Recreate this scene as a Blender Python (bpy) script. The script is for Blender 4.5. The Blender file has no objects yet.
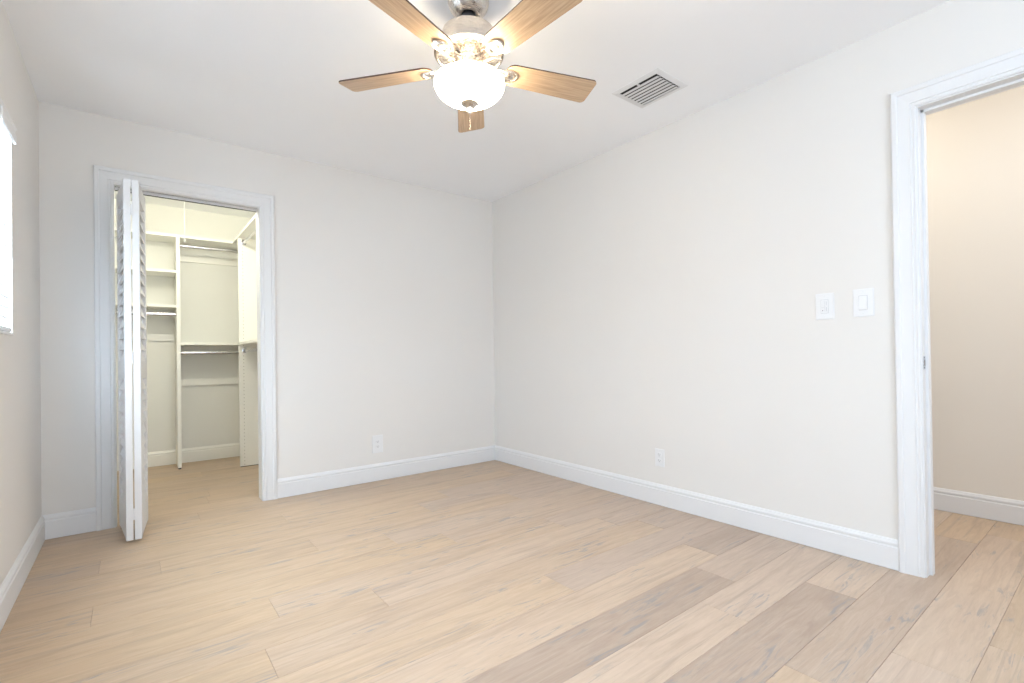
import bpy, bmesh, math, random
from mathutils import Vector, Matrix
random.seed(11)
PI = math.pi
S = bpy.context.scene
COL = S.collection

# ------------------------------------------------------------------ camera
cd = bpy.data.cameras.new('camera'); cam = bpy.data.objects.new('camera', cd); COL.objects.link(cam)
S.camera = cam
YAW, PITCH, ROLL, HC = 0.6617, 0.0066, -0.0142, 0.9903
fw = Vector((math.sin(YAW)*math.cos(PITCH), math.cos(YAW)*math.cos(PITCH), math.sin(PITCH)))
r0 = Vector((math.cos(YAW), -math.sin(YAW), 0)); u0 = r0.cross(fw)
rt = r0*math.cos(ROLL) + u0*math.sin(ROLL); up = u0*math.cos(ROLL) - r0*math.sin(ROLL)
cam.matrix_world = Matrix(((rt.x, up.x, -fw.x, 0), (rt.y, up.y, -fw.y, 0), (rt.z, up.z, -fw.z, HC), (0, 0, 0, 1)))
cd.sensor_width = 36; cd.lens = 487.8/1024*36; cd.shift_y = 9.95/1024; cd.clip_start = 0.02

# ------------------------------------------------------------------ view, world, lights
S.view_settings.view_transform = 'Standard'
S.view_settings.look = 'None'; S.view_settings.gamma = 1; S.view_settings.use_curve_mapping = False
S.view_settings.exposure = 0.29
S.cycles.max_bounces = 10; S.cycles.diffuse_bounces = 8
W = bpy.data.worlds.new('sky'); S.world = W; W.use_nodes = True
bg = W.node_tree.nodes['Background']; bg.inputs[0].default_value = (0.86, 0.93, 1.0, 1); bg.inputs[1].default_value = 1.3

XL, XR, YB, YF, H = -0.402, 2.702, 3.747, -1.45, 2.44
def area(name, loc, direction, sx, sy, watts, color):
    l = bpy.data.lights.new(name, 'AREA'); l.shape = 'RECTANGLE'; l.size = sx; l.size_y = sy
    l.energy = watts; l.color = color
    o = bpy.data.objects.new(name, l); COL.objects.link(o); o.location = loc
    o.rotation_euler = Vector(direction).to_track_quat('-Z', 'Y').to_euler()
    return o
def point(name, loc, watts, color, rad=0.05):
    l = bpy.data.lights.new(name, 'POINT'); l.energy = watts; l.color = color; l.shadow_soft_size = rad
    o = bpy.data.objects.new(name, l); COL.objects.link(o); o.location = loc
    return o
# near and rear: added fill at unseen windows; side: daylight by the blind window
area('added_fill_near', (XL-.16, -0.30, 1.42), (1, 0, -0.30), 2.0, 1.15, 25, (0.67, 0.82, 1.0))
area('added_fill_rear', (1.0, YF-.13, 1.5), (0, 1, -0.1), 1.5, 1.2, 38, (0.70, 0.85, 1.0))
area('daylight_side', (XL-.20, 2.2, 1.55), (1, 0, 0), 1.45, 0.85, 94, (0.67, 0.83, 1.0))
# warm hall lamp beyond the doorway
point('hall_lamp_light', (3.26, 1.15, 2.26), 6.8, (1.0, 0.93, 0.80), 0.08)
point('hall_far_light', (3.36, -0.6, 2.2), 14, (0.97, 0.98, 1.0), 0.1)
# bare bulb of the closet
point('closet_bulb_light', (0.30, 4.12, 2.25), 17.0, (1.0, 0.965, 0.80), 0.06)

# ------------------------------------------------------------------ materials
def mat(name, color, rough=0.5, metal=0.0, **kw):
    m = bpy.data.materials.new(name); m.use_nodes = True
    b = m.node_tree.nodes['Principled BSDF']
    b.inputs['Base Color'].default_value = (*color, 1); b.inputs['Roughness'].default_value = rough
    b.inputs['Metallic'].default_value = metal
    for k, v in kw.items(): b.inputs[k].default_value = v
    return m
def N(m, t, **kw):
    n = m.node_tree.nodes.new(t)
    for k, v in kw.items(): setattr(n, k, v)
    return n
def L(m, a, b): m.node_tree.links.new(a, b)
def painted(name, color, rough, scale, strength, vary=0.02):
    m = mat(name, color, rough); b = m.node_tree.nodes['Principled BSDF']
    tc = N(m, 'ShaderNodeTexCoord'); nz = N(m, 'ShaderNodeTexNoise'); nz.inputs['Scale'].default_value = scale
    nz.inputs['Detail'].default_value = 3
    L(m, tc.outputs['Object'], nz.inputs['Vector'])
    bp = N(m, 'ShaderNodeBump'); bp.inputs['Strength'].default_value = strength; bp.inputs['Distance'].default_value = 0.002
    L(m, nz.outputs['Fac'], bp.inputs['Height']); L(m, bp.outputs['Normal'], b.inputs['Normal'])
    n2 = N(m, 'ShaderNodeTexNoise'); n2.inputs['Scale'].default_value = 1.3; L(m, tc.outputs['Object'], n2.inputs['Vector'])
    mx = N(m, 'ShaderNodeMix', data_type='RGBA')
    mx.inputs[6].default_value = (*[c*(1-vary) for c in color], 1); mx.inputs[7].default_value = (*[min(1, c*(1+vary)) for c in color], 1)
    L(m, n2.outputs['Fac'], mx.inputs[0]); L(m, mx.outputs[2], b.inputs['Base Color'])
    return m
M_wall = painted('wall_paint', (0.73, 0.712, 0.688), 0.75, 160, 0.10)
M_hall = painted('hall_paint', (0.77, 0.725, 0.66), 0.75, 160, 0.10)
M_ceil = painted('ceiling_paint', (0.87, 0.88, 0.90), 0.85, 120, 0.12)
M_closet = painted('closet_paint', (0.80, 0.80, 0.765), 0.7, 140, 0.10)
M_trim = painted('trim_enamel', (0.725, 0.727, 0.735), 0.55, 60, 0.0, 0.004)
M_mel = painted('shelf_melamine', (0.86, 0.855, 0.81), 0.35, 50, 0.01, 0.005)
M_plastic = mat('white_plastic', (0.755, 0.757, 0.765), 0.4)
M_slot = mat('dark_slot', (0.10, 0.10, 0.10), 0.6)
M_groove = mat('plastic_groove', (0.50, 0.51, 0.53), 0.5)
M_chrome = mat('chrome', (0.62, 0.62, 0.64), 0.16, 1.0)
M_dark = mat('dark_metal', (0.05, 0.05, 0.05), 0.4, 0.6)
M_black = mat('black_rubber', (0.015, 0.015, 0.016), 0.35)
M_void = mat('duct_interior', (0.03, 0.03, 0.03), 0.9)

def brushed():
    m = mat('brushed_nickel', (0.66, 0.61, 0.56), 0.28, 1.0); b = m.node_tree.nodes['Principled BSDF']
    tc = N(m, 'ShaderNodeTexCoord'); mp = N(m, 'ShaderNodeMapping'); mp.inputs['Scale'].default_value = (8, 8, 400)
    nz = N(m, 'ShaderNodeTexNoise'); nz.inputs['Scale'].default_value = 3
    L(m, tc.outputs['Object'], mp.inputs['Vector']); L(m, mp.outputs['Vector'], nz.inputs['Vector'])
    mr = N(m, 'ShaderNodeMapRange'); mr.inputs[3].default_value = 0.2; mr.inputs[4].default_value = 0.36
    L(m, nz.outputs['Fac'], mr.inputs[0]); L(m, mr.outputs[0], b.inputs['Roughness'])
    return m
M_nickel = brushed()

def wood_blade():
    m = mat('maple_veneer', (0.55, 0.36, 0.2), 0.35); b = m.node_tree.nodes['Principled BSDF']
    tc = N(m, 'ShaderNodeTexCoord'); mp = N(m, 'ShaderNodeMapping'); mp.inputs['Scale'].default_value = (3, 60, 20)
    nz = N(m, 'ShaderNodeTexNoise'); nz.inputs['Scale'].default_value = 2.2; nz.inputs['Detail'].default_value = 8; nz.inputs['Roughness'].default_value = 0.6
    L(m, tc.outputs['Object'], mp.inputs['Vector']); L(m, mp.outputs['Vector'], nz.inputs['Vector'])
    cr = N(m, 'ShaderNodeValToRGB'); cr.color_ramp.elements[0].position = 0.32; cr.color_ramp.elements[1].position = 0.68
    cr.color_ramp.elements[0].color = (0.36, 0.245, 0.155, 1); cr.color_ramp.elements[1].color = (0.55, 0.40, 0.265, 1)
    L(m, nz.outputs['Fac'], cr.inputs[0]); L(m, cr.outputs[0], b.inputs['Base Color'])
    return m
M_maple = wood_blade()
M_walnut = mat('walnut_edge', (0.07, 0.035, 0.025), 0.4)

def emissive(name, color, strength, base=(0.9, 0.9, 0.88)):
    m = mat(name, base, 0.3); b = m.node_tree.nodes['Principled BSDF']
    b.inputs['Emission Color'].default_value = (*color, 1); b.inputs['Emission Strength'].default_value = strength
    return m
M_bowl = emissive('lit_opal_glass', (1.0, 0.84, 0.60), 33.0)
M_bulb = emissive('lit_bulb', (1.0, 0.93, 0.72), 5.0)
M_slat = mat('blind_slat_vinyl', (0.80, 0.81, 0.82), 0.4)
M_slat.node_tree.nodes['Principled BSDF'].inputs['Transmission Weight'].default_value = 0.0
def slat_translucent():
    m = M_slat; b = m.node_tree.nodes['Principled BSDF']; tr = N(m, 'ShaderNodeBsdfTranslucent')
    tr.inputs['Color'].default_value = (0.9, 0.93, 0.96, 1)
    mx = N(m, 'ShaderNodeMixShader'); mx.inputs[0].default_value = 0.05
    L(m, b.outputs[0], mx.inputs[1]); L(m, tr.outputs[0], mx.inputs[2])
    L(m, mx.outputs[0], m.node_tree.nodes['Material Output'].inputs['Surface'])
slat_translucent()
M_cord = mat('blind_cord', (0.85, 0.86, 0.86), 0.6)
def glass():
    m = mat('window_glass', (1, 1, 1), 0.0); b = m.node_tree.nodes['Principled BSDF']
    g = N(m, 'ShaderNodeBsdfGlossy'); g.inputs['Roughness'].default_value = 0.02
    t = N(m, 'ShaderNodeBsdfTransparent'); mx = N(m, 'ShaderNodeMixShader'); mx.inputs[0].default_value = 0.06
    L(m, t.outputs[0], mx.inputs[1]); L(m, g.outputs[0], mx.inputs[2])
    m.node_tree.nodes.remove(b)
    L(m, mx.outputs[0], m.node_tree.nodes['Material Output'].inputs['Surface'])
    return m
M_glass = glass()

def pin_panel():
    """white melamine end panel with two columns of shelf pin holes, 32 mm apart"""
    m = mat('pin_hole_melamine', (0.86, 0.855, 0.81), 0.35); b = m.node_tree.nodes['Principled BSDF']
    tc = N(m, 'ShaderNodeTexCoord'); sp = N(m, 'ShaderNodeSeparateXYZ'); L(m, tc.outputs['Object'], sp.inputs[0])
    def mth(op, a, b2=None, c=None):
        n = N(m, 'ShaderNodeMath', operation=op)
        for i, v in enumerate((a, b2, c)):
            if v is None: continue
            if isinstance(v, (int, float)): n.inputs[i].default_value = v
            else: L(m, v, n.inputs[i])
        return n.outputs[0]
    dz = mth('SUBTRACT', mth('MODULO', sp.outputs['Z'], 0.032), 0.016)
    dx = mth('SUBTRACT', mth('ABSOLUTE', mth('SUBTRACT', sp.outputs['X'], 0.15)), 0.113)
    d = mth('SQRT', mth('ADD', mth('MULTIPLY', dz, dz), mth('MULTIPLY', dx, dx)))
    hole = mth('LESS_THAN', d, 0.0032)
    mx = N(m, 'ShaderNodeMix', data_type='RGBA'); mx.inputs[6].default_value = (0.86, 0.855, 0.81, 1); mx.inputs[7].default_value = (0.25, 0.24, 0.2, 1)
    L(m, hole, mx.inputs[0]); L(m, mx.outputs[2], b.inputs['Base Color'])
    return m
M_pin = pin_panel()

def floor_mat():
    m = mat('oak_planks', (0.6, 0.45, 0.3), 0.42); b = m.node_tree.nodes['Principled BSDF']
    at = N(m, 'ShaderNodeAttribute', attribute_name='plank'); sp = N(m, 'ShaderNodeSeparateColor')
    L(m, at.outputs['Color'], sp.inputs[0])           # r tone, g seed, b warmth
    tc = N(m, 'ShaderNodeTexCoord')
    off = N(m, 'ShaderNodeCombineXYZ'); ml = N(m, 'ShaderNodeMath', operation='MULTIPLY'); ml.inputs[1].default_value = 37.0
    L(m, sp.outputs[1], ml.inputs[0]); L(m, ml.outputs[0], off.inputs[0]); L(m, ml.outputs[0], off.inputs[2])
    ad = N(m, 'ShaderNodeVectorMath', operation='ADD'); L(m, tc.outputs['Object'], ad.inputs[0]); L(m, off.outputs[0], ad.inputs[1])
    def noise(sc, scale, detail=4, rough=0.55, dist=0.0):
        mp = N(m, 'ShaderNodeMapping'); mp.inputs['Scale'].default_value = sc; L(m, ad.outputs[0], mp.inputs['Vector'])
        n = N(m, 'ShaderNodeTexNoise'); n.inputs['Scale'].default_value = scale; n.inputs['Detail'].default_value = detail
        n.inputs['Roughness'].default_value = rough; n.inputs['Distortion'].default_value = dist
        L(m, mp.outputs[0], n.inputs['Vector']); return n.outputs['Fac']
    def mix(fac, a, bb, blend='MIX'):
        x = N(m, 'ShaderNodeMix', data_type='RGBA', blend_type=blend)
        for i, v in ((0, fac), (6, a), (7, bb)):
            if isinstance(v, tuple): x.inputs[i].default_value = (*v, 1)
            elif isinstance(v, float): x.inputs[i].default_value = v
            else: L(m, v, x.inputs[i])
        return x.outputs[2]
    def ramp(v, p0, p1):
        x = N(m, 'ShaderNodeMapRange'); x.inputs[1].default_value = p0; x.inputs[2].default_value = p1; L(m, v, x.inputs[0]); return x.outputs[0]
    light = mix(sp.outputs[2], FLOOR_LIGHT_PINK, FLOOR_LIGHT_TAN)
    base = mix(sp.outputs[0], FLOOR_DARK, light)
    grain = ramp(noise((1.5, 14, 1), 2.6, 9, 0.66, 1.4), 0.26, 0.76)
    c = mix(grain, mix(0.22, base, (0.25, 0.18, 0.13)), mix(0.22, base, (0.86, 0.76, 0.64)))
    # fine pores, short dark dashes along the grain
    po = ramp(noise((5, 150, 1), 2.0, 3, 0.7), 0.60, 0.75)
    pm = N(m, 'ShaderNodeMath', operation='MULTIPLY'); pm.inputs[1].default_value = 0.28; L(m, po, pm.inputs[0])
    c = mix(pm.outputs[0], c, (0.24, 0.19, 0.16))
    # long broad streaks
    st = ramp(noise((0.7, 5, 1), 2.0, 4, 0.55, 1.6), 0.50, 0.70)
    sm = N(m, 'ShaderNodeMath', operation='MULTIPLY'); sm.inputs[1].default_value = 0.36; L(m, st, sm.inputs[0])
    c = mix(sm.outputs[0], c, (0.33, 0.235, 0.17))
    ln = ramp(noise((.55, 20, 1), 2.0, 3, 0.5, 1.0), 0.585, 0.67)
    lm = N(m, 'ShaderNodeMath', operation='MULTIPLY'); lm.inputs[1].default_value = 0.30; L(m, ln, lm.inputs[0])
    c = mix(lm.outputs[0], c, (0.30, 0.24, 0.20))
    # grey knots and mineral streaks
    k1 = ramp(noise((3.2, 24, 1), 1.6, 5, 0.6, 1.5), 0.55, 0.66); k2 = ramp(noise((1.4, 4, 1), 1.3, 2, 0.5, 0.5), 0.50, 0.58)
    kk = N(m, 'ShaderNodeMath', operation='MULTIPLY'); L(m, k1, kk.inputs[0]); L(m, k2, kk.inputs[1]); kn = kk.outputs[0]
    km = N(m, 'ShaderNodeMath', operation='MULTIPLY'); km.inputs[1].default_value = 0.72; L(m, kn, km.inputs[0])
    c = mix(km.outputs[0], c, (0.27, 0.265, 0.27))
    L(m, c, b.inputs['Base Color'])
    mr = N(m, 'ShaderNodeMapRange'); mr.inputs[3].default_value = 0.42; mr.inputs[4].default_value = 0.55
    L(m, grain, mr.inputs[0]); L(m, mr.outputs[0], b.inputs['Roughness'])
    bp = N(m, 'ShaderNodeBump'); bp.inputs['Strength'].default_value = 0.15; bp.inputs['Distance'].default_value = 0.0008
    L(m, grain, bp.inputs['Height']); L(m, bp.outputs[0], b.inputs['Normal'])
    return m
FLOOR_LIGHT_TAN = (0.59, 0.42, 0.255)
FLOOR_LIGHT_PINK = (0.60, 0.475, 0.39)
FLOOR_DARK = (0.385, 0.285, 0.22)
M_floor = floor_mat()
M_sub = mat('plank_gap', (0.27, 0.195, 0.14), 0.8)

# ------------------------------------------------------------------ mesh helpers
def obj(name, bm, m, parent=None, smooth=False, **props):
    me = bpy.data.meshes.new(name)
    bmesh.ops.recalc_face_normals(bm, faces=bm.faces)
    bm.to_mesh(me); bm.free()
    for x in (m if isinstance(m, (list, tuple)) else [m]): me.materials.append(x)
    if smooth:
        for p in me.polygons: p.use_smooth = True
        try: me.set_sharp_from_angle(angle=math.radians(38))
        except Exception: pass
    o = bpy.data.objects.new(name, me); COL.objects.link(o)
    if parent is not None: o.parent = parent
    for k, v in props.items(): o[k] = v
    return o
def empty(name, loc, rz=0.0, label=None, category=None, group=None, kind=None, parent=None):
    o = bpy.data.objects.new(name, None); COL.objects.link(o); o.location = loc; o.rotation_euler = (0, 0, rz)
    o.empty_display_size = 0.1
    if label: o['label'] = label
    if category: o['category'] = category
    if group: o['group'] = group
    if kind: o['kind'] = kind
    if parent is not None: o.parent = parent
    return o
def add_box(bm, a, b, bevel=0.0, mi=0, mtx=None):
    x0, y0, z0 = [min(p, q) for p, q in zip(a, b)]; x1, y1, z1 = [max(p, q) for p, q in zip(a, b)]
    vs = [bm.verts.new((x, y, z)) for x in (x0, x1) for y in (y0, y1) for z in (z0, z1)]
    fs = [bm.faces.new([vs[i] for i in f]) for f in ((0, 1, 3, 2), (4, 6, 7, 5), (0, 4, 5, 1), (2, 3, 7, 6), (0, 2, 6, 4), (1, 5, 7, 3))]
    for f in fs: f.material_index = mi
    new = list(vs)
    if bevel > 0:
        es = list({e for f in fs for e in f.edges})
        r = bmesh.ops.bevel(bm, geom=es, offset=bevel, segments=2, profile=0.6, affect='EDGES')
        for f in r['faces']: f.material_index = mi
        new = list({v for f in r['faces'] for v in f.verts} | {v for v in vs if v.is_valid})
    if mtx is not None: bmesh.ops.transform(bm, matrix=mtx, verts=new)
    return new
def box(name, a, b, m, parent=None, bevel=0.0, **props):
    bm = bmesh.new(); add_box(bm, a, b, bevel); return obj(name, bm, m, parent, **props)
def add_lathe(bm, prof, n=40, center=(0, 0, 0), mi=0):
    """revolve a list of (radius, z) about z"""
    cx, cy, cz = center; rings = []
    for r, z in prof:
        if r < 1e-6: rings.append([bm.verts.new((cx, cy, cz+z))])
        else: rings.append([bm.verts.new((cx+r*math.cos(2*PI*i/n), cy+r*math.sin(2*PI*i/n), cz+z)) for i in range(n)])
    for a, b in zip(rings, rings[1:]):
        for i in range(n):
            j = (i+1) % n
            if len(a) == 1 and len(b) == 1: continue
            if len(a) == 1: f = bm.faces.new((a[0], b[i], b[j]))
            elif len(b) == 1: f = bm.faces.new((a[i], b[0], a[j]))
            else: f = bm.faces.new((a[i], b[i], b[j], a[j]))
            f.material_index = mi
def add_tube(bm, pts, r, n=10, mi=0, caps=True):
    pts = [Vector(p) for p in pts]; rings = []
    for i, p in enumerate(pts):
        d = (pts[min(i+1, len(pts)-1)] - pts[max(i-1, 0)]).normalized()
        a = d.orthogonal().normalized() if i == 0 else (pa - d*pa.dot(d)).normalized()
        pa = a; b = d.cross(a); rr = r[i] if isinstance(r, (list, tuple)) else r
        rings.append([bm.verts.new(p + (a*math.cos(2*PI*k/n) + b*math.sin(2*PI*k/n))*rr) for k in range(n)])
    for A, B in zip(rings, rings[1:]):
        for k in range(n):
            f = bm.faces.new((A[k], A[(k+1) % n], B[(k+1) % n], B[k])); f.material_index = mi
    if caps:
        bm.faces.new(rings[0]).material_index = mi; bm.faces.new(rings[-1]).material_index = mi
def add_sweep(bm, path, prof, normal):
    """sweep prof (u = sideways away from the opening / along 'side', v = out along normal) along an open path with mitred corners.
    side at each segment = normal x dir."""
    P = [Vector(p) for p in path]; nrm = Vector(normal); rings = []
    for i, p in enumerate(P):
        ds = []
        if i > 0: ds.append((P[i]-P[i-1]).normalized())
        if i < len(P)-1: ds.append((P[i+1]-P[i]).normalized())
        s = [nrm.cross(d) for d in ds]
        if len(s) == 2:
            m_ = (s[0]+s[1]); m_ = m_ / (m_.dot(s[0]))
        else: m_ = s[0]
        rings.append([bm.verts.new(p + m_*u + nrm*v) for u, v in prof])
    k = len(prof)
    for A, B in zip(rings, rings[1:]):
        for i in range(k):
            bm.faces.new((A[i], A[(i+1) % k], B[(i+1) % k], B[i]))
    bm.faces.new(rings[0]); bm.faces.new(rings[-1])

# ------------------------------------------------------------------ room dimensions (metres)
XL, XR, YB, YF, H = -0.402, 2.702, 3.747, -1.45, 2.44
WT = 0.115                       # partition thickness
XH = 3.906                       # hall far wall
CX0, CX1, CY1 = -0.135, 1.085, 5.62   # closet
DO0, DO1, DOH = -0.215, 0.575, 2.04   # door opening in the right wall (y0,y1,height)
CO0, CO1, COH = -0.078, 0.705, 2.04   # closet opening (x0,x1,height)
WY0, WY1, WZ0, WZ1 = 1.45, 2.95, 1.10, 2.0    # left window
NY0, NY1, NZ0, NZ1 = -1.35, 0.75, 0.82, 2.02   # unseen window added for light in the same wall, beside the camera
RX0, RX1, RZ0, RZ1 = 0.2, 1.8, 0.85, 2.15   # unseen window added behind the camera for fill light

def structure(name, boxes, m):
    bm = bmesh.new()
    for a, b in boxes: add_box(bm, a, b)
    return obj(name, bm, m, None, kind='structure')
structure('wall_back', [((XL-.2, YB, 0), (CO0-.02, YB+WT, H)), ((CO1+.02, YB, 0), (XR+WT, YB+WT, H)), ((CO0-.02, YB, COH+.02), (CO1+.02, YB+WT, H))], M_wall)
structure('wall_right', [((XR, DO1+.02, 0), (XR+WT, YB, H)), ((XR, YF, 0), (XR+WT, DO0-.02, H)), ((XR, DO0-.02, DOH+.02), (XR+WT, DO1+.02, H))], M_wall)
structure('wall_left', [((XL-.2, YF, 0), (XL, NY0, H)), ((XL-.2, NY1, 0), (XL, WY0, H)), ((XL-.2, NY0, 0), (XL, NY1, NZ0)), ((XL-.2, NY0, NZ1), (XL, NY1, H)), ((XL-.2, WY1, 0), (XL, YB, H)), ((XL-.2, WY0, 0), (XL, WY1, WZ0)), ((XL-.2, WY0, WZ1), (XL, WY1, H))], M_wall)
structure('wall_front', [((XL-.2, YF-.15, 0), (RX0, YF, H)), ((RX1, YF-.15, 0), (XH+.1, YF, H)), ((RX0, YF-.15, 0), (RX1, YF, RZ0)), ((RX0, YF-.15, RZ1), (RX1, YF, H))], M_wall)
structure('wall_hall', [((XH, YF, 0), (XH+.1, 2.3, H))], M_hall)
structure('wall_hall_end', [((XR+WT, 2.2, 0), (XH, 2.3, H))], M_hall)
structure('wall_closet_back', [((CX0-.1, CY1, 0), (CX1+.1, CY1+.1, H))], M_closet)
structure('wall_closet_left', [((CX0-.1, YB+WT, 0), (CX0, CY1, H))], M_closet)
structure('wall_closet_right', [((CX1, YB+WT, 0), (CX1+.1, CY1, H))], M_closet)
structure('ceiling', [((XL-.2, YF-.15, H), (XH+.1, CY1+.1, H+.1))], M_ceil)

# ------------------------------------------------------------------ floor: one mesh of planks laid along x
def build_floor():
    bm = bmesh.new(); lay = bm.loops.layers.float_color.new('plank')
    x_lo, x_hi = XL-.02, XH+.02
    fixed = {  # row: ([joint x ...], [tone per piece], [warmth per piece, warm-to-neutral light across the room put into the colour])
        1: ([1.953], [.85, .80], [.2, .4]),
        2: ([1.616], [.85, .36], [.7, .45]),
        3: ([0.15, 2.266], [.7, .10, .80], [.8, .25, .4]),
        4: ([1.773], [.86, .78], [.35, .25]),
        5: ([0.1, 2.04], [.8, .08, .52], [.8, .3, .2]),
        6: ([0.55, 2.24], [.78, .92, .22], [.9, .5, .1]),
        7: ([1.45], [.90, .48], [.75, .1]),
        8: ([0.35, 2.35], [.78, .72, .45], [1., .7, .2]),
        9: ([0.797, 2.2], [.66, .80, .55], [.9, .5, .2]),
        10: ([0.437, 1.95], [.84, .76, .55], [1., .7, .2]),
        11: ([1.35], [.80, .68], [1., .5]),
        12: ([-0.13, 1.1], [.72, .84, .66], [1., .9, .4]),
        13: ([0.75, 2.1], [.74, .80, .62], [1., .8, .2]),
        14: ([0.1, 1.5], [.62, .80, .62], [1., .9, .3]),
        15: ([-0.13, 1.75], [.45, .80, .62], [.9, .9, .3]),
    }
    g = 0.0008
    def plank(x0, x1, y0, y1, tone, warm):
        seed = random.random()
        zt = -0.0002*random.random(); d = 0.0016
        o = [(x0+g*.4, y0+g*.4), (x1-g*.4, y0+g*.4), (x1-g*.4, y1-g*.4), (x0+g*.4, y1-g*.4)]
        i_ = [(x0+g*1.6, y0+g*1.6), (x1-g*1.6, y0+g*1.6), (x1-g*1.6, y1-g*1.6), (x0+g*1.6, y1-g*1.6)]
        O = [bm.verts.new((a, b, zt-d)) for a, b in o]; I = [bm.verts.new((a, b, zt)) for a, b in i_]
        fs = [bm.faces.new(I)] + [bm.faces.new((O[k], O[(k+1) % 4], I[(k+1) % 4], I[k])) for k in range(4)]
        for f in fs:
            for l in f.loops: l[lay] = (tone, seed, warm, 1)
    for k in range(-9, 30):
        y0 = .13 + .19*k; y1 = y0+.19
        if y1 > CY1+.05: break
        if k in fixed: js, tones, warms = fixed[k]
        else:
            js = []; x = x_lo + random.uniform(.3, 1.7)
            while x < x_hi-.3: js.append(x); x += random.uniform(1.0, 2.0)
            tones = [random.uniform(.55, .85) for _ in range(len(js)+1)]; warms = [random.uniform(.5, 1.) for _ in tones]
        xs = [x_lo]+js
        last = xs[-1]
        if x_hi - last > 1.7: # another joint beyond the doorway
            js = js+[min(last+1.75, x_hi-.35) + 0.001*k]; tones = tones+[.8]; warms = warms+[.9]
        xs = [x_lo]+js+[x_hi]
        for a, b, t, w in zip(xs, xs[1:], tones, warms): plank(a, b, y0, y1, t, w)
    n0 = len(bm.faces)
    add_box(bm, (XL-.2, YF-.15, -.1), (XH+.1, CY1+.1, -.0019), 0, 1)
    me_o = obj('floor', bm, [M_floor, M_sub], None, kind='structure')
    return me_o
build_floor()

# ------------------------------------------------------------------ trim
CAS = [(0, 0), (0, .0085), (.0065, .011), (.0085, .0090), (.0160, .0090), (.0185, .0130), (.0250, .0120), (.054, .0145),
       (.062, .0145), (.0655, .0190), (.082, .0195), (.088, .0150), (.088, 0)]
def casing(name, path, normal):
    bm = bmesh.new(); add_sweep(bm, path, CAS, normal); return obj(name, bm, M_trim, None, kind='structure')
# normal x dir must point away from the opening
rv = 0.006
# closet: facing -y. path up left side, across, down right side
casing('trim_1', [(CO0-rv, YB, 0), (CO0-rv, YB, COH+rv), (CO1+rv, YB, COH+rv), (CO1+rv, YB, 0)], (0, -1, 0))
casing('trim_2', [(XR, DO1+rv, 0), (XR, DO1+rv, DOH+rv), (XR, DO0-rv, DOH+rv), (XR, DO0-rv, 0)], (-1, 0, 0))
casing('trim_3', [(XR+WT, DO0-rv, 0), (XR+WT, DO0-rv, DOH+rv), (XR+WT, DO1+rv, DOH+rv), (XR+WT, DO1+rv, 0)], (1, 0, 0))
# jambs
def jamb_u(name, boxes, bevel=0.0008):
    bm = bmesh.new()
    for a, b in boxes: add_box(bm, a, b, bevel)
    return obj(name, bm, M_trim, None, kind='structure')
jamb_u('trim_4', [((CO0-.02, YB-.001, 0), (CO0, YB+WT+.001, COH)), ((CO1, YB-.001, 0), (CO1+.02, YB+WT+.001, COH)), ((CO0-.02, YB-.001, COH), (CO1+.02, YB+WT+.001, COH+.02))])
st = 0.011; sx0, sx1 = XR+.045, XR+.083
jamb_u('trim_5', [((XR-.001, DO0-.02, 0), (XR+WT+.001, DO0, DOH)), ((XR-.001, DO1, 0), (XR+WT+.001, DO1+.02, DOH)), ((XR-.001, DO0-.02, DOH), (XR+WT+.001, DO1+.02, DOH+.02)),
                  ((sx0, DO1-st, 0), (sx1, DO1, DOH)), ((sx0, DO0, 0), (sx1, DO0+st, DOH)), ((sx0, DO0, DOH-st), (sx1, DO1, DOH))])
BB = [(0, .002), (.015, .002), (.015, .100), (.0110, .104), (.0110, .110), (.0135, .113), (.0125, .120), (.0085, .126), (.005, .133), (0, .136)]
def baseboard(name, path, m=M_trim):
    """path on the floor along the wall line; the board stands to the LEFT of the direction of travel"""
    bm = bmesh.new(); add_sweep(bm, path, BB, (0, 0, 1)); return obj(name, bm, m, None, kind='structure')
cx = .088+rv
baseboard('baseboard_right', [(XR, DO1+cx, 0), (XR, YB, 0), (CO1+cx, YB, 0)])
baseboard('baseboard_left', [(CO0-cx, YB, 0), (XL, YB, 0), (XL, YF, 0), (XR, YF, 0), (XR, DO0-cx, 0)])
baseboard('baseboard_hall', [(XH, YF, 0), (XH, 2.2, 0), (XR+WT, 2.2, 0), (XR+WT, DO1+cx, 0)])
baseboard('baseboard_closet', [(CX1, YB+WT+.02, 0), (CX1, CY1, 0), (CX0, CY1, 0), (CX0, YB+WT+.02, 0)], M_mel)

# strike plate on the far jamb
t = empty('strike_plate', (XR+.022, DO1, .93), 0, 'small dark metal strike plate let into the white doorway jamb', 'strike plate')
bm = bmesh.new(); add_box(bm, (-.016, -.0018, -.029), (.016, .0002, .029), .0006); obj('plate', bm, M_chrome, t)
bm = bmesh.new(); add_box(bm, (-.007, -.0024, -.013), (.009, -.0017, .013)); obj('latch_hole', bm, M_black, t)
bm = bmesh.new(); add_tube(bm, [(-.014, -.001, -.012), (-.019, -.0035, -.012)], .0006, 6); add_box(bm, (-.024, -.0045, -.014), (-.014, -.0015, .014), .001); obj('lip', bm, M_chrome, t)
for s in (-1, 1):
    bm = bmesh.new(); add_lathe(bm, [(0, .0012), (.003, .0006), (.0034, 0)], 12)
    o = obj('screw', bm, M_dark, t); o.location = (0, -.0018, s*.022); o.rotation_euler = (PI/2, 0, 0)

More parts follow.
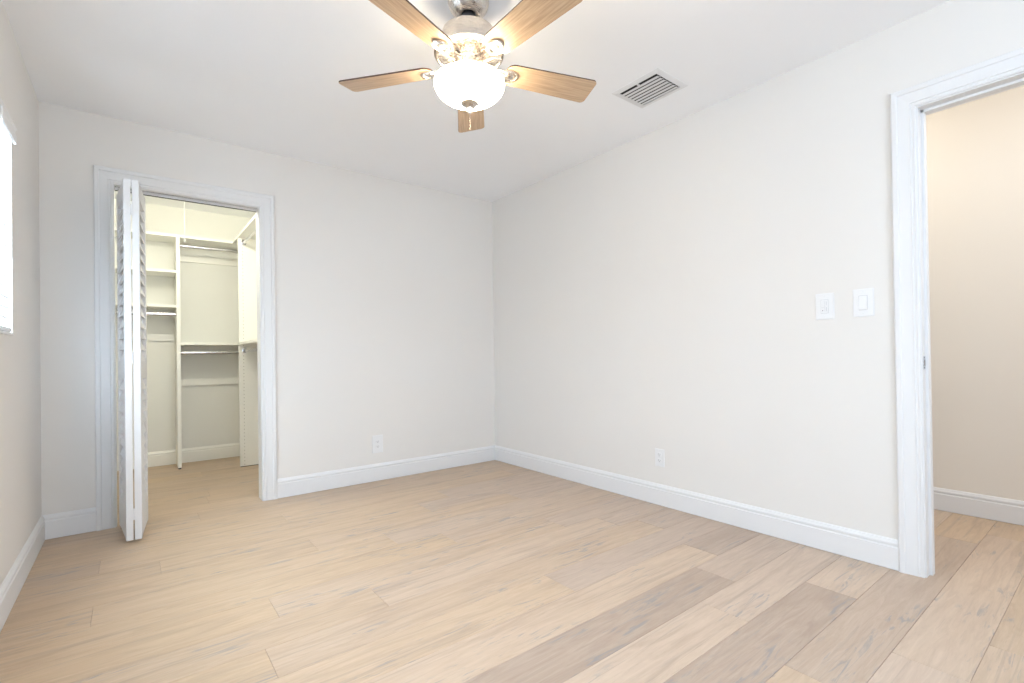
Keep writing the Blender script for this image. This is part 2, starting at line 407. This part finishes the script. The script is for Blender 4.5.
# ------------------------------------------------------------------ windows
def window(name, axis, a0, a1, z0, z1, p0, p1):
    """frame with mid rail and two panes in an opening; axis 'y' = opening spans y on an x wall"""
    r = empty(name, (0, 0, 0), kind='structure')
    def B(a, b, zz0, zz1, q0, q1):
        return ((q0, a, zz0), (q1, b, zz1)) if axis == 'y' else ((a, q0, zz0), (b, q1, zz1))
    f = .045; bm = bmesh.new(); zm = (z0+z1)/2
    for q in (B(a0, a0+f, z0, z1, p0, p1), B(a1-f, a1, z0, z1, p0, p1), B(a0+f, a1-f, z0, z0+f, p0, p1), B(a0+f, a1-f, z1-f, z1, p0, p1), B(a0+f, a1-f, zm-.02, zm+.02, p0, p1)):
        add_box(bm, *q, .002)
    obj('window_frame', bm, M_trim, r)
    pm = (p0+p1)/2
    for lo, hi in ((z0+f, zm-.02), (zm+.02, z1-f)):
        bm = bmesh.new(); add_box(bm, *B(a0+f, a1-f, lo, hi, pm-.002, pm+.002)); obj('pane', bm, M_glass, r)
    return r
window('window_1', 'y', WY0, WY1, WZ0, WZ1, XL-.19, XL-.13)
window('added_window_2', 'y', NY0, NY1, NZ0, NZ1, XL-.14, XL-.08)  # unseen, added as the opening for the near fill light
window('added_window_3', 'x', RX0, RX1, RZ0, RZ1, YF-.10, YF-.05)  # unseen, added to let the rear fill light in
box('trim_6', (XL-.135, WY0+.002, WZ0-.0), (XL+.006, WY1-.002, WZ0+.012), M_trim, None, .003, kind='structure')

# blind in the left window
t = empty('window_blind', (XL, 0, 0), 0, 'white horizontal slat blind lowered over the window in the left wall', 'blind')
by0, by1 = WY0+.02, 2.905
zt, zb = 1.93, 1.130
bm = bmesh.new(); n = 18
for i in range(n):
    z = zb+.035 + (zt-zb-.045)*(i+.5)/n
    M_ = Matrix.Translation((-.012, 0, z)) @ Matrix.Rotation(math.radians(60), 4, 'Y')
    add_box(bm, (-.024, by0, -.0013), (.024, by1, .0013), .0005, 0, M_)
obj('slats', bm, M_slat, t)
bm = bmesh.new(); add_box(bm, (-.028, by0, 1.114), (.004, by1, 1.132), .003); obj('bottom_rail', bm, M_slat, t)
bm = bmesh.new(); add_box(bm, (-.036, by0, 1.945), (.002, by1, 1.985), .002); obj('headrail', bm, M_plastic, t)
bm = bmesh.new()
pr = [(.010, 1.918), (.019, 1.918), (.019, 1.955), (.015, 1.960), (.015, 1.972), (.021, 1.982), (.010, 1.988)]
va = [bm.verts.new((x, by0-.01, z)) for x, z in pr]; vb = [bm.verts.new((x, 2.935, z)) for x, z in pr]
for i in range(len(pr)):
    j = (i+1) % len(pr); bm.faces.new((va[i], va[j], vb[j], vb[i]))
bm.faces.new(va); bm.faces.new(vb)
obj('valance', bm, M_plastic, t)
for yy in (by0+.15, (by0+by1)/2, by1-.12):
    bm = bmesh.new(); add_tube(bm, [(.012, yy, 1.94), (.012, yy, 1.125)], .001, 6); obj('ladder_cord', bm, M_cord, t)
bm = bmesh.new(); add_tube(bm, [(.024, by1-.30, 1.95), (.024, by1-.30, 1.52)], .0013, 6); c = obj('lift_cord', bm, M_cord, t)
bm = bmesh.new(); add_lathe(bm, [(0, .034), (.003, .032), (.005, .018), (.0085, .002), (.0085, -.002), (0, -.004)], 14, (.024, by1-.30, 1.487)); obj('tassel', bm, M_plastic, c, True)

# ------------------------------------------------------------------ bifold louvred closet door
def bifold():
    t = empty('bifold_door', (.002, 3.348, .018), 0, 'white louvered bifold door folded open against the left side of the closet doorway', 'folding door')
    LW, TH, HH = .378, .031, 1.955
    def leaf(side):
        # local: u runs from the knuckle edge (0) to the far edge (LW); thickness from 0 (inner face) to TH (outer face)
        s = side
        ang = math.radians(5.4)*s
        R = Matrix.Translation((.0028*s, 0, 0)) @ Matrix.Rotation(-ang, 4, 'Z')
        def X(a, b): # (thick, u, z)
            return (s*a[0], a[1], a[2]), (s*b[0], b[1], b[2])
        bm = bmesh.new(); sw = .042
        rails = [(0, .165), (.865, .965), (1.865, HH)]
        add_box(bm, *X((0, 0, 0), (TH, sw, HH)), .002, 0, R)
        add_box(bm, *X((0, LW-sw, 0), (TH, LW, HH)), .002, 0, R)
        for a, b in rails: add_box(bm, *X((.002, sw, a), (TH-.002, LW-sw, b)), .0015, 0, R)
        lf = obj('door_leaf', bm, M_trim, t)
        bm = bmesh.new()
        for a, b in ((.165, .865), (.965, 1.865)):
            n_ = round((b-a)/.066)
            for i in range(n_):
                z = a+(b-a)*(i+.5)/n_
                # each louver leans so its outer edge is the lower one
                M_ = R @ Matrix.Translation((s*TH/2, 0, z)) @ Matrix.Rotation(math.radians(73)*s, 4, 'Y')
                add_box(bm, (-.034, sw-.004, -.003), (.034, LW-sw+.004, .003), .0025, 0, M_)
        obj('louvers', bm, M_trim, lf)
        return lf
    a = leaf(-1); b = leaf(1)
    for z in (1.79, .985, .14):
        bm = bmesh.new()
        add_tube(bm, [(0, -.0045, z-.03), (0, -.0045, z+.03)], .0035, 10)
        for s in (-1, 1):
            add_box(bm, (s*.003, -.0018, z-.028), (s*.022, .0005, z-.006), .0006)
            add_box(bm, (s*.003, -.0018, z+.004), (s*.024, .0005, z+.028), .0006)
            add_box(bm, (s*.003, -.0018, z-.006), (s*.012, .0005, z+.004), .0003)
        obj('hinge', bm, M_trim, t)
    bm = bmesh.new(); add_lathe(bm, [(0, 0), (.006, 0), (.006, .02), (0, .02)], 12, (-.055, .345, -.018)); obj('pivot_pin', bm, M_dark, t)
    bm = bmesh.new(); add_lathe(bm, [(0, 0), (.005, 0), (.005, .03), (0, .03)], 12, (-.055, .345, 1.955)); obj('pivot_pin', bm, M_chrome, t)
    return t
bifold()
# top track under the closet head
bm = bmesh.new()
ty = YB+.045
add_box(bm, (CO0+.002, ty-.013, COH-.022), (CO1-.002, ty-.0105, COH), .0005)
add_box(bm, (CO0+.002, ty+.0105, COH-.022), (CO1-.002, ty+.013, COH), .0005)
add_box(bm, (CO0+.002, ty-.013, COH-.002), (CO1-.002, ty+.013, COH), 0)
o = obj('door_track', bm, M_chrome, None, label='thin metal sliding track under the head of the closet doorway', category='door track')

# ------------------------------------------------------------------ closet shelving
SF = 5.32    # front of the back unit
PX0, PX1 = .319, .347
TT = .024
u = empty('closet_shelf_unit', (CX0, CY1, 0), 0, 'white melamine shelving along the back wall of the closet with three open cubbies', 'shelving')
def LB(name, a, b, m=M_mel, par=u, bev=.0012):
    bm = bmesh.new(); o_ = par.location
    add_box(bm, [a[i]-o_[i] for i in range(3)], [b[i]-o_[i] for i in range(3)], bev); return obj(name, bm, m, par)
LB('side_panel', (PX0, SF, .012), (PX1, CY1-.001, 2.095))
LB('panel_foot', (PX0+.004, SF+.004, 0), (PX1-.004, SF+.03, .012), M_dark)
LB('shelf', (CX0+.002, SF, 2.095), (CX1-.002, CY1-.001, 2.119))
LB('shelf', (CX0+.002, SF, 1.772), (PX0, CY1-.001, 1.796))
LB('shelf', (CX0+.002, SF, 1.458), (PX0, CY1-.001, 1.482))
LB('shelf', (PX1, SF, 1.120), (CX1-.002, CY1-.001, 1.144))
LB('cleat', (PX1, CY1-.019, 1.925), (CX1-.002, CY1-.001, 1.99))
LB('cleat', (PX1, CY1-.019, .735), (CX1-.002, CY1-.001, .80))
LB('cleat', (CX0+.002, CY1-.019, 1.165), (PX0, CY1-.001, 1.23))

u2 = empty('closet_shelf_unit', (CX1, 5.04, 0), 0, 'white melamine end panel and shelves on the right side of the closet with pin holes', 'shelving')
RXF = .770
# the end panel keeps its own origin so that the pin holes follow it
bm = bmesh.new(); add_box(bm, (0, 0, 0), (CX1-.002-RXF, .020, 2.092), .0012)
o = obj('end_panel', bm, M_pin, u2); o.location = (RXF-CX1, 0, .006)
LB('panel_foot', (RXF+.004, 5.043, 0), (CX1-.01, 5.057, .006), M_dark, u2, 0)
LB('shelf', (RXF, YB+WT+.03, 2.098), (CX1-.002, SF-.003, 2.119), M_mel, u2)
LB('shelf', (RXF, YB+WT+.03, 1.118), (CX1-.002, 5.039, 1.140), M_mel, u2)
LB('cleat', (CX1-.020, YB+WT+.03, 1.925), (CX1-.002, 5.039, 1.99), M_mel, u2)
LB('cleat', (CX1-.020, YB+WT+.03, .735), (CX1-.002, 5.039, .80), M_mel, u2)

def rod(a, b, label, ends, group='closet hanging rods'):
    """a hanging rod along x or y from a to b, with a flanged cup at each end"""
    a = Vector(a); b = Vector(b); mid = (a+b)/2; d = (b-a).normalized()
    t = empty('closet_rod', mid, 0, label, 'closet rod', group)
    bm = bmesh.new()
    # oval tube
    n_ = 16; rings = []
    side = d.cross(Vector((0, 0, 1)))
    for p in (a-mid, b-mid):
        rings.append([bm.verts.new(p + side*.0085*math.cos(2*PI*k/n_) + Vector((0, 0, 1))*.0150*math.sin(2*PI*k/n_)) for k in range(n_)])
    for k in range(n_): bm.faces.new((rings[0][k], rings[0][(k+1) % n_], rings[1][(k+1) % n_], rings[1][k]))
    bm.faces.new(rings[0]); bm.faces.new(rings[1])
    obj('tube', bm, M_chrome, t, True)
    for e, p, s in ((0, a-mid, 1), (1, b-mid, -1)):
        if not ends[e]: continue
        bm = bmesh.new(); dd = d*s
        q = Matrix((( side.x, 0, dd.x, p.x), (side.y, 0, dd.y, p.y), (0, 1, dd.z, p.z), (0, 0, 0, 1)))
        add_lathe(bm, [(0, 0), (.021, 0), (.022, .003), (.015, .005), (.0145, .016), (.012, .016)], 20)
        add_box(bm, (-.014, -.006, 0), (.014, .034, .0025), .001)
        bmesh.ops.transform(bm, matrix=q, verts=bm.verts)
        obj('bracket', bm, M_chrome, t, True)
yr = 5.372
rod((PX1, yr, 2.032), (CX1-.002, yr, 2.032), 'chrome closet rod under the top shelf at the back of the closet', (1, 1))
rod((PX1, yr, 1.050), (CX1-.002, yr, 1.050), 'chrome closet rod under the middle shelf at the back of the closet', (1, 1))
rod((CX0+.002, yr, 1.398), (PX0, yr, 1.398), 'short chrome closet rod below the left cubbies beside the bifold door', (1, 1))
rod((.815, 5.039, 2.050), (.815, YB+WT+.03, 2.050), 'upper chrome rod running along the right side of the closet', (1, 0))
rod((.815, 5.039, 1.062), (.815, YB+WT+.03, 1.062), 'lower chrome rod running along the right side of the closet', (1, 0))

# closet lamp with a pull cord
t = empty('closet_lamp', (.305, 4.12, H), 0, 'closet ceiling bulb holder with a long thin white pull cord hanging down', 'lamp')
bm = bmesh.new(); add_lathe(bm, [(0, 0), (.055, 0), (.057, -.006), (.048, -.018), (.026, -.024), (.024, -.045), (0, -.045)], 28); obj('holder', bm, M_plastic, t, True)
bm = bmesh.new(); add_lathe(bm, [(.013, -.046), (.016, -.06), (.030, -.088), (.031, -.105), (.022, -.125), (0, -.133)], 24); b_ = obj('bulb', bm, M_bulb, t, True)
b_.visible_shadow = True
bm = bmesh.new(); add_tube(bm, [(-.012, -.040, -.02), (-.012, -.046, -.06), (-.010, -.046, -.62)], .0013, 6)
add_lathe(bm, [(0, .02), (.003, .018), (.0045, .0), (.0035, -.004), (0, -.005)], 10, (-.010, -.046, -.63)); obj('pull_cord', bm, M_cord, t)

# ------------------------------------------------------------------ ceiling register
def vent():
    t = empty('air_vent', (2.260, 1.636, H), 0, 'white square metal air register with curved louvers set in the ceiling', 'air vent')
    hx, hy = .130, .135; fl = .030
    bm = bmesh.new()
    # sloped flange: outer edge flush, inner edge 6 mm lower
    prof = [(0, 0), (.001, -.0015), (fl-.006, -.0050), (fl-.001, -.0060), (fl, -.0055), (fl, 0)]
    ox, oy = .137, .152
    cs = [(-ox, -oy), (ox, -oy), (ox, oy), (-ox, oy)]
    rings = []
    for d_, z in prof:
        rings.append([bm.verts.new(((abs(x)-d_)*(1 if x > 0 else -1), (abs(y)-d_)*(1 if y > 0 else -1), z)) for x, y in cs])
    for a, b in zip(rings, rings[1:]):
        for i in range(4): bm.faces.new((a[i], a[(i+1) % 4], b[(i+1) % 4], b[i]))
    obj('frame', bm, M_trim, t)
    ix, iy = ox-fl, oy-fl
    bm = bmesh.new(); add_box(bm, (-ix, -iy, -.0012), (ix, iy, -.0006)); obj('duct_opening', bm, M_void, t)
    n_ = 7; pitch = (2*ix-.016)/n_
    for i in range(n_):
        x0 = -ix+.010 + pitch*i
        bm = bmesh.new(); pts = []
        m_ = 7; lo = []; hi = []
        for k in range(m_):
            a = k/(m_-1)*math.radians(80)
            # curved blade: flat beneath, turning up on its far side
            px_ = x0 + pitch*(1.12 if i < n_-1 else .95)*math.sin(a)/math.sin(math.radians(80)); pz = -.0125 + .0125*(1-math.cos(a))
            lo.append((px_, pz)); hi.append((px_, pz+.0012))
        sec = lo+hi[::-1]
        va = [bm.verts.new((x, -iy+.002, z)) for x, z in sec]; vb = [bm.verts.new((x, iy-.002, z)) for x, z in sec]
        for k in range(len(sec)):
            j = (k+1) % len(sec); bm.faces.new((va[k], va[j], vb[j], vb[k]))
        bm.faces.new(va); bm.faces.new(vb)
        obj('louver', bm, M_trim, t, True)
    bm = bmesh.new(); add_box(bm, (-ix, -.003, -.010), (-ix+.020, .003, -.002), .0005); obj('crossbar', bm, M_trim, t)
vent()

# ------------------------------------------------------------------ wall plates
def screw(par, x, z):
    bm = bmesh.new(); add_lathe(bm, [(0, .0012), (.0026, .0008), (.0031, 0)], 12); add_box(bm, (-.0024, -.0004, .0008), (.0024, .0004, .0014), 0, 1)
    o = obj('screw', bm, [M_plastic, M_groove], par); o.location = (x, -.0062, z); o.rotation_euler = (PI/2, 0, 0)
def plate(bm, w, h, th=.006):
    add_box(bm, (-w/2, -.003, -h/2), (w/2, 0, h/2), .0008)
    vs = add_box(bm, (-w/2+.002, -th, -h/2+.002), (w/2-.002, -.0028, h/2-.002), .0018)
def outlet(loc, rz, w, h, label):
    t = empty('wall_outlet', loc, rz, label, 'electrical outlet')
    bm = bmesh.new(); plate(bm, w, h); obj('cover_plate', bm, M_plastic, t)
    for s in (-1, 1):
        bm = bmesh.new(); zc = s*.0195
        pts = []
        for k in range(24):
            a = 2*PI*k/24; x = .0168*math.cos(a); z = max(-.0125, min(.0125, .0168*math.sin(a))); pts.append((x, z))
        lo = [bm.verts.new((x, -.0058, zc+z)) for x, z in pts]; hi = [bm.verts.new((x*.97, -.0082, zc+z*.97)) for x, z in pts]
        for k in range(24): bm.faces.new((lo[k], lo[(k+1) % 24], hi[(k+1) % 24], hi[k]))
        bm.faces.new(hi)
        rc = obj('receptacle', bm, M_plastic, t)
        bm = bmesh.new()
        add_box(bm, (-.0072, -.0086, zc-.001), (-.0052, -.0080, zc+.008)); add_box(bm, (.0052, -.0086, zc), (.0072, -.0080, zc+.007))
        add_tube(bm, [(0, -.0080, zc-.0065), (0, -.0086, zc-.0065)], .0024, 10)
        obj('slots', bm, M_slot, rc)
    screw(t, 0, 0)
outlet((1.542, YB, .292), 0, .090, .140, 'white electrical outlet low on the back wall, right of the closet')
outlet((XR, 1.920, .308), PI/2*-1, .070, .114, 'white electrical outlet low on the right wall')
def switch_plate(loc, rz, w, h, kind, label):
    t = empty('light_switch', loc, rz, label, 'light switch')
    bm = bmesh.new(); plate(bm, w, h); obj('cover_plate', bm, M_plastic, t)
    screw(t, 0, h/2-.014); screw(t, 0, -h/2+.014)
    bm = bmesh.new(); add_box(bm, (-.0172, -.0066, -.034), (.0172, -.0060, .034)); obj('groove', bm, M_groove, t)
    if kind == 'combo':
        bm = bmesh.new(); add_box(bm, (-.0163, -.0085, -.0325), (.0163, -.0062, .0325), .0012); body = obj('insert', bm, M_plastic, t)
        bm = bmesh.new(); add_box(bm, (.0015, -.0090, -.024), (.0025, -.0084, .026)); add_box(bm, (-.014, -.0090, -.0065), (.001, -.0084, -.0052)); add_box(bm, (.0075, -.0090, -.024), (.0095, -.0084, .024)); obj('slots', bm, M_groove, body)
        bm = bmesh.new(); add_box(bm, (.0050, -.0125, -.004), (.0125, -.0086, .005), .001); obj('slider', bm, M_plastic, t)
        bm = bmesh.new(); add_box(bm, (-.0125, -.0110, -.026), (-.001, -.0083, -.009), .0012); add_box(bm, (-.0125, -.0120, -.003), (-.001, -.0083, .026), .0012); obj('rocker', bm, M_plastic, t)
        bm = bmesh.new(); add_tube(bm, [(-.0068, -.0108, -.020), (-.0068, -.0114, -.020)], .0022, 10); obj('indicator', bm, M_slot, t)
    else:
        bm = bmesh.new()
        v = [bm.verts.new(p) for p in ((-.0155, -.006, -.0325), (.0155, -.006, -.0325), (.0155, -.006, .0325), (-.0155, -.006, .0325),
                                       (-.0155, -.0125, -.0320), (.0155, -.0125, -.0320), (.0155, -.0078, .0320), (-.0155, -.0078, .0320))]
        for f in ((4, 5, 6, 7), (0, 1, 5, 4), (1, 2, 6, 5), (2, 3, 7, 6), (3, 0, 4, 7)): bm.faces.new([v[i] for i in f])
        obj('rocker', bm, M_plastic, t)
switch_plate((XR, .948, 1.206), -PI/2, .082, .130, 'combo', 'white slider and rocker switch plate on the right wall, farther from the doorway')
switch_plate((XR, .787, 1.210), -PI/2, .084, .130, 'rocker', 'white single rocker switch plate nearest the doorway casing')

# ------------------------------------------------------------------ ceiling fan
def fan():
    FX, FY, ZB = 1.083, 1.645, 2.158
    t = empty('ceiling_fan', (FX, FY, H), 0, 'brushed nickel ceiling fan with five light wood blades and a lit white glass bowl', 'ceiling fan')
    z = lambda v: v-H
    def lathe(name, prof, m, par=t, n_=48):
        bm = bmesh.new(); add_lathe(bm, prof, n_); return obj(name, bm, m, par, True)
    lathe('canopy', [(0, -.0005), (.078, -.0005), (.083, -.006), (.083, -.026), (.077, -.048), (.062, -.066), (.047, -.078), (.040, -.080), (.037, -.078), (.033, -.062), (0, -.055)], M_nickel)
    lathe('hanger_ball', [(0, -.058), (.020, -.062), (.029, -.074), (.030, -.086), (.022, -.098), (.012, -.104)], M_black)
    lathe('downrod', [(.0125, -.095), (.0125, -.135)], M_nickel)
    # motor: upper drum, then the flared lower housing
    lathe('motor_housing', [(0, z(2.318)), (.026, z(2.318)), (.030, z(2.298)), (.098, z(2.296)), (.105, z(2.292)), (.107, z(2.286)), (.107, z(2.224)), (.110, z(2.217)),
                            (.134, z(2.211)), (.141, z(2.205)), (.140, z(2.199)), (.132, z(2.196)), (.126, z(2.200)), (.060, z(2.176)), (0, z(2.176))], M_nickel)
    bm = bmesh.new()
    for k in range(24):
        a = 2*PI*k/24
        M_ = Matrix.Rotation(a, 4, 'Z')
        add_box(bm, (0, -.0030, -.004), (.076, .0030, .008), .001, 0, M_ @ Matrix.Translation((.054, 0, z(2.170))) @ Matrix.Rotation(math.radians(-19), 4, 'Y'))
    obj('vent_fins', bm, M_nickel, t)
    lathe('switch_housing', [(0, z(2.180)), (.058, z(2.180)), (.062, z(2.174)), (.062, z(2.146)), (.056, z(2.140)), (.050, z(2.132)), (.050, z(2.112)), (.075, z(2.109)), (.114, z(2.104)), (.118, z(2.101)), (.114, z(2.098)), (0, z(2.100))], M_nickel)
    # opal bowl: a thin open shell
    prof = []
    R_, zt_, zb_ = .142, 2.094, 2.006
    for k in range(15):
        a = k/14*PI/2; prof.append((R_*math.cos(a)**.85 if k < 14 else 0, z(zt_-.012-(zt_-.012-zb_)*math.sin(a)**1.12)))
    outer = [(.136, z(zt_+.004)), (.140, z(zt_))] + prof
    inner = [(max(0, r-.004), zz+.004) for r, zz in prof][::-1]
    inner[0] = (0, inner[0][1])
    lathe('light_bowl', outer+inner+[(.136, z(zt_)), (.136, z(zt_+.004))], M_bowl)
    lathe('finial', [(.004, z(2.013)), (.033, z(2.010)), (.036, z(2.005)), (.026, z(1.997)), (.011, z(1.990)), (.0075, z(1.976)), (.0085, z(1.972)), (.006, z(1.966)), (0, z(1.965))], M_nickel)
    bm = bmesh.new(); zz = z(1.966)
    for k in range(20): add_lathe(bm, [(0, .0016), (.0013, 0), (0, -.0016)], 6, (0, 0, zz-.0034*k))
    obj('pull_chain', bm, M_chrome, t)
    # blades
    phi = .977; pitch = -.205
    for k in range(5):
        a = phi+2*PI*k/5
        rl = .155; tip = .562
        def hw(r): return .056+(.0685-.056)*(r-rl)/(tip-rl)
        pts = []
        def corner(cx_, cy_, rr, a0, a1, m_=7):
            for q in range(m_+1):
                g_ = a0+(a1-a0)*q/m_; pts.append((cx_+rr*math.cos(g_), cy_+rr*math.sin(g_)))
        rr = .020; corner(tip-rr, hw(tip)-rr, rr, PI/2, 0); corner(tip-rr, -hw(tip)+rr, rr, 0, -PI/2)
        r2 = .035; corner(rl+r2, -hw(rl)+r2, r2, -PI/2, -PI); corner(rl+r2, hw(rl)-r2, r2, PI, PI/2)
        bm = bmesh.new()
        lo = [bm.verts.new((x, y, -.003)) for x, y in pts]; hi = [bm.verts.new((x, y, .003)) for x, y in pts]
        bm.faces.new(lo[::-1]).material_index = 0; bm.faces.new(hi).material_index = 1
        for q in range(len(pts)):
            j = (q+1) % len(pts); bm.faces.new((lo[q], lo[j], hi[j], hi[q])).material_index = 1
        b_ = obj('blade', bm, [M_maple, M_walnut], t)
        b_.matrix_local = Matrix.Translation((0, 0, z(ZB))) @ Matrix.Rotation(a, 4, 'Z') @ Matrix.Rotation(pitch, 4, 'X')
        # iron: arm rising from the hub and an oval ringed medallion beneath the blade root
        bm = bmesh.new()
        add_tube(bm, [(.060, 0, .010), (.095, 0, -.004), (.120, 0, -.010), (.150, 0, -.010)], [.011, .009, .009, .011], 12)
        add_tube(bm, [(.062, -.020, .010), (.095, -.016, -.002), (.135, -.022, -.008)], .0045, 8)
        add_tube(bm, [(.062, .020, .010), (.095, .016, -.002), (.135, .022, -.008)], .0045, 8)
        n_ = 32
        pr_ = [(1.0, -.004), (1.02, -.009), (.94, -.0135), (.84, -.012), (.78, -.007), (.62, -.007), (.55, -.012), (.30, -.0155), (.0, -.0165)]
        rings = []
        for f_, zz_ in pr_:
            if f_ == 0: rings.append([bm.verts.new((.170, 0, zz_))])
            else: rings.append([bm.verts.new((.170+.040*f_*math.cos(2*PI*q/n_), .031*f_*math.sin(2*PI*q/n_), zz_)) for q in range(n_)])
        bm.faces.new(rings[0])
        for A, B in zip(rings, rings[1:]):
            for q in range(n_):
                j = (q+1) % n_
                if len(B) == 1: bm.faces.new((A[q], A[j], B[0]))
                else: bm.faces.new((A[q], A[j], B[j], B[q]))
        obj('blade_iron', bm, M_nickel, b_, True)
fan()
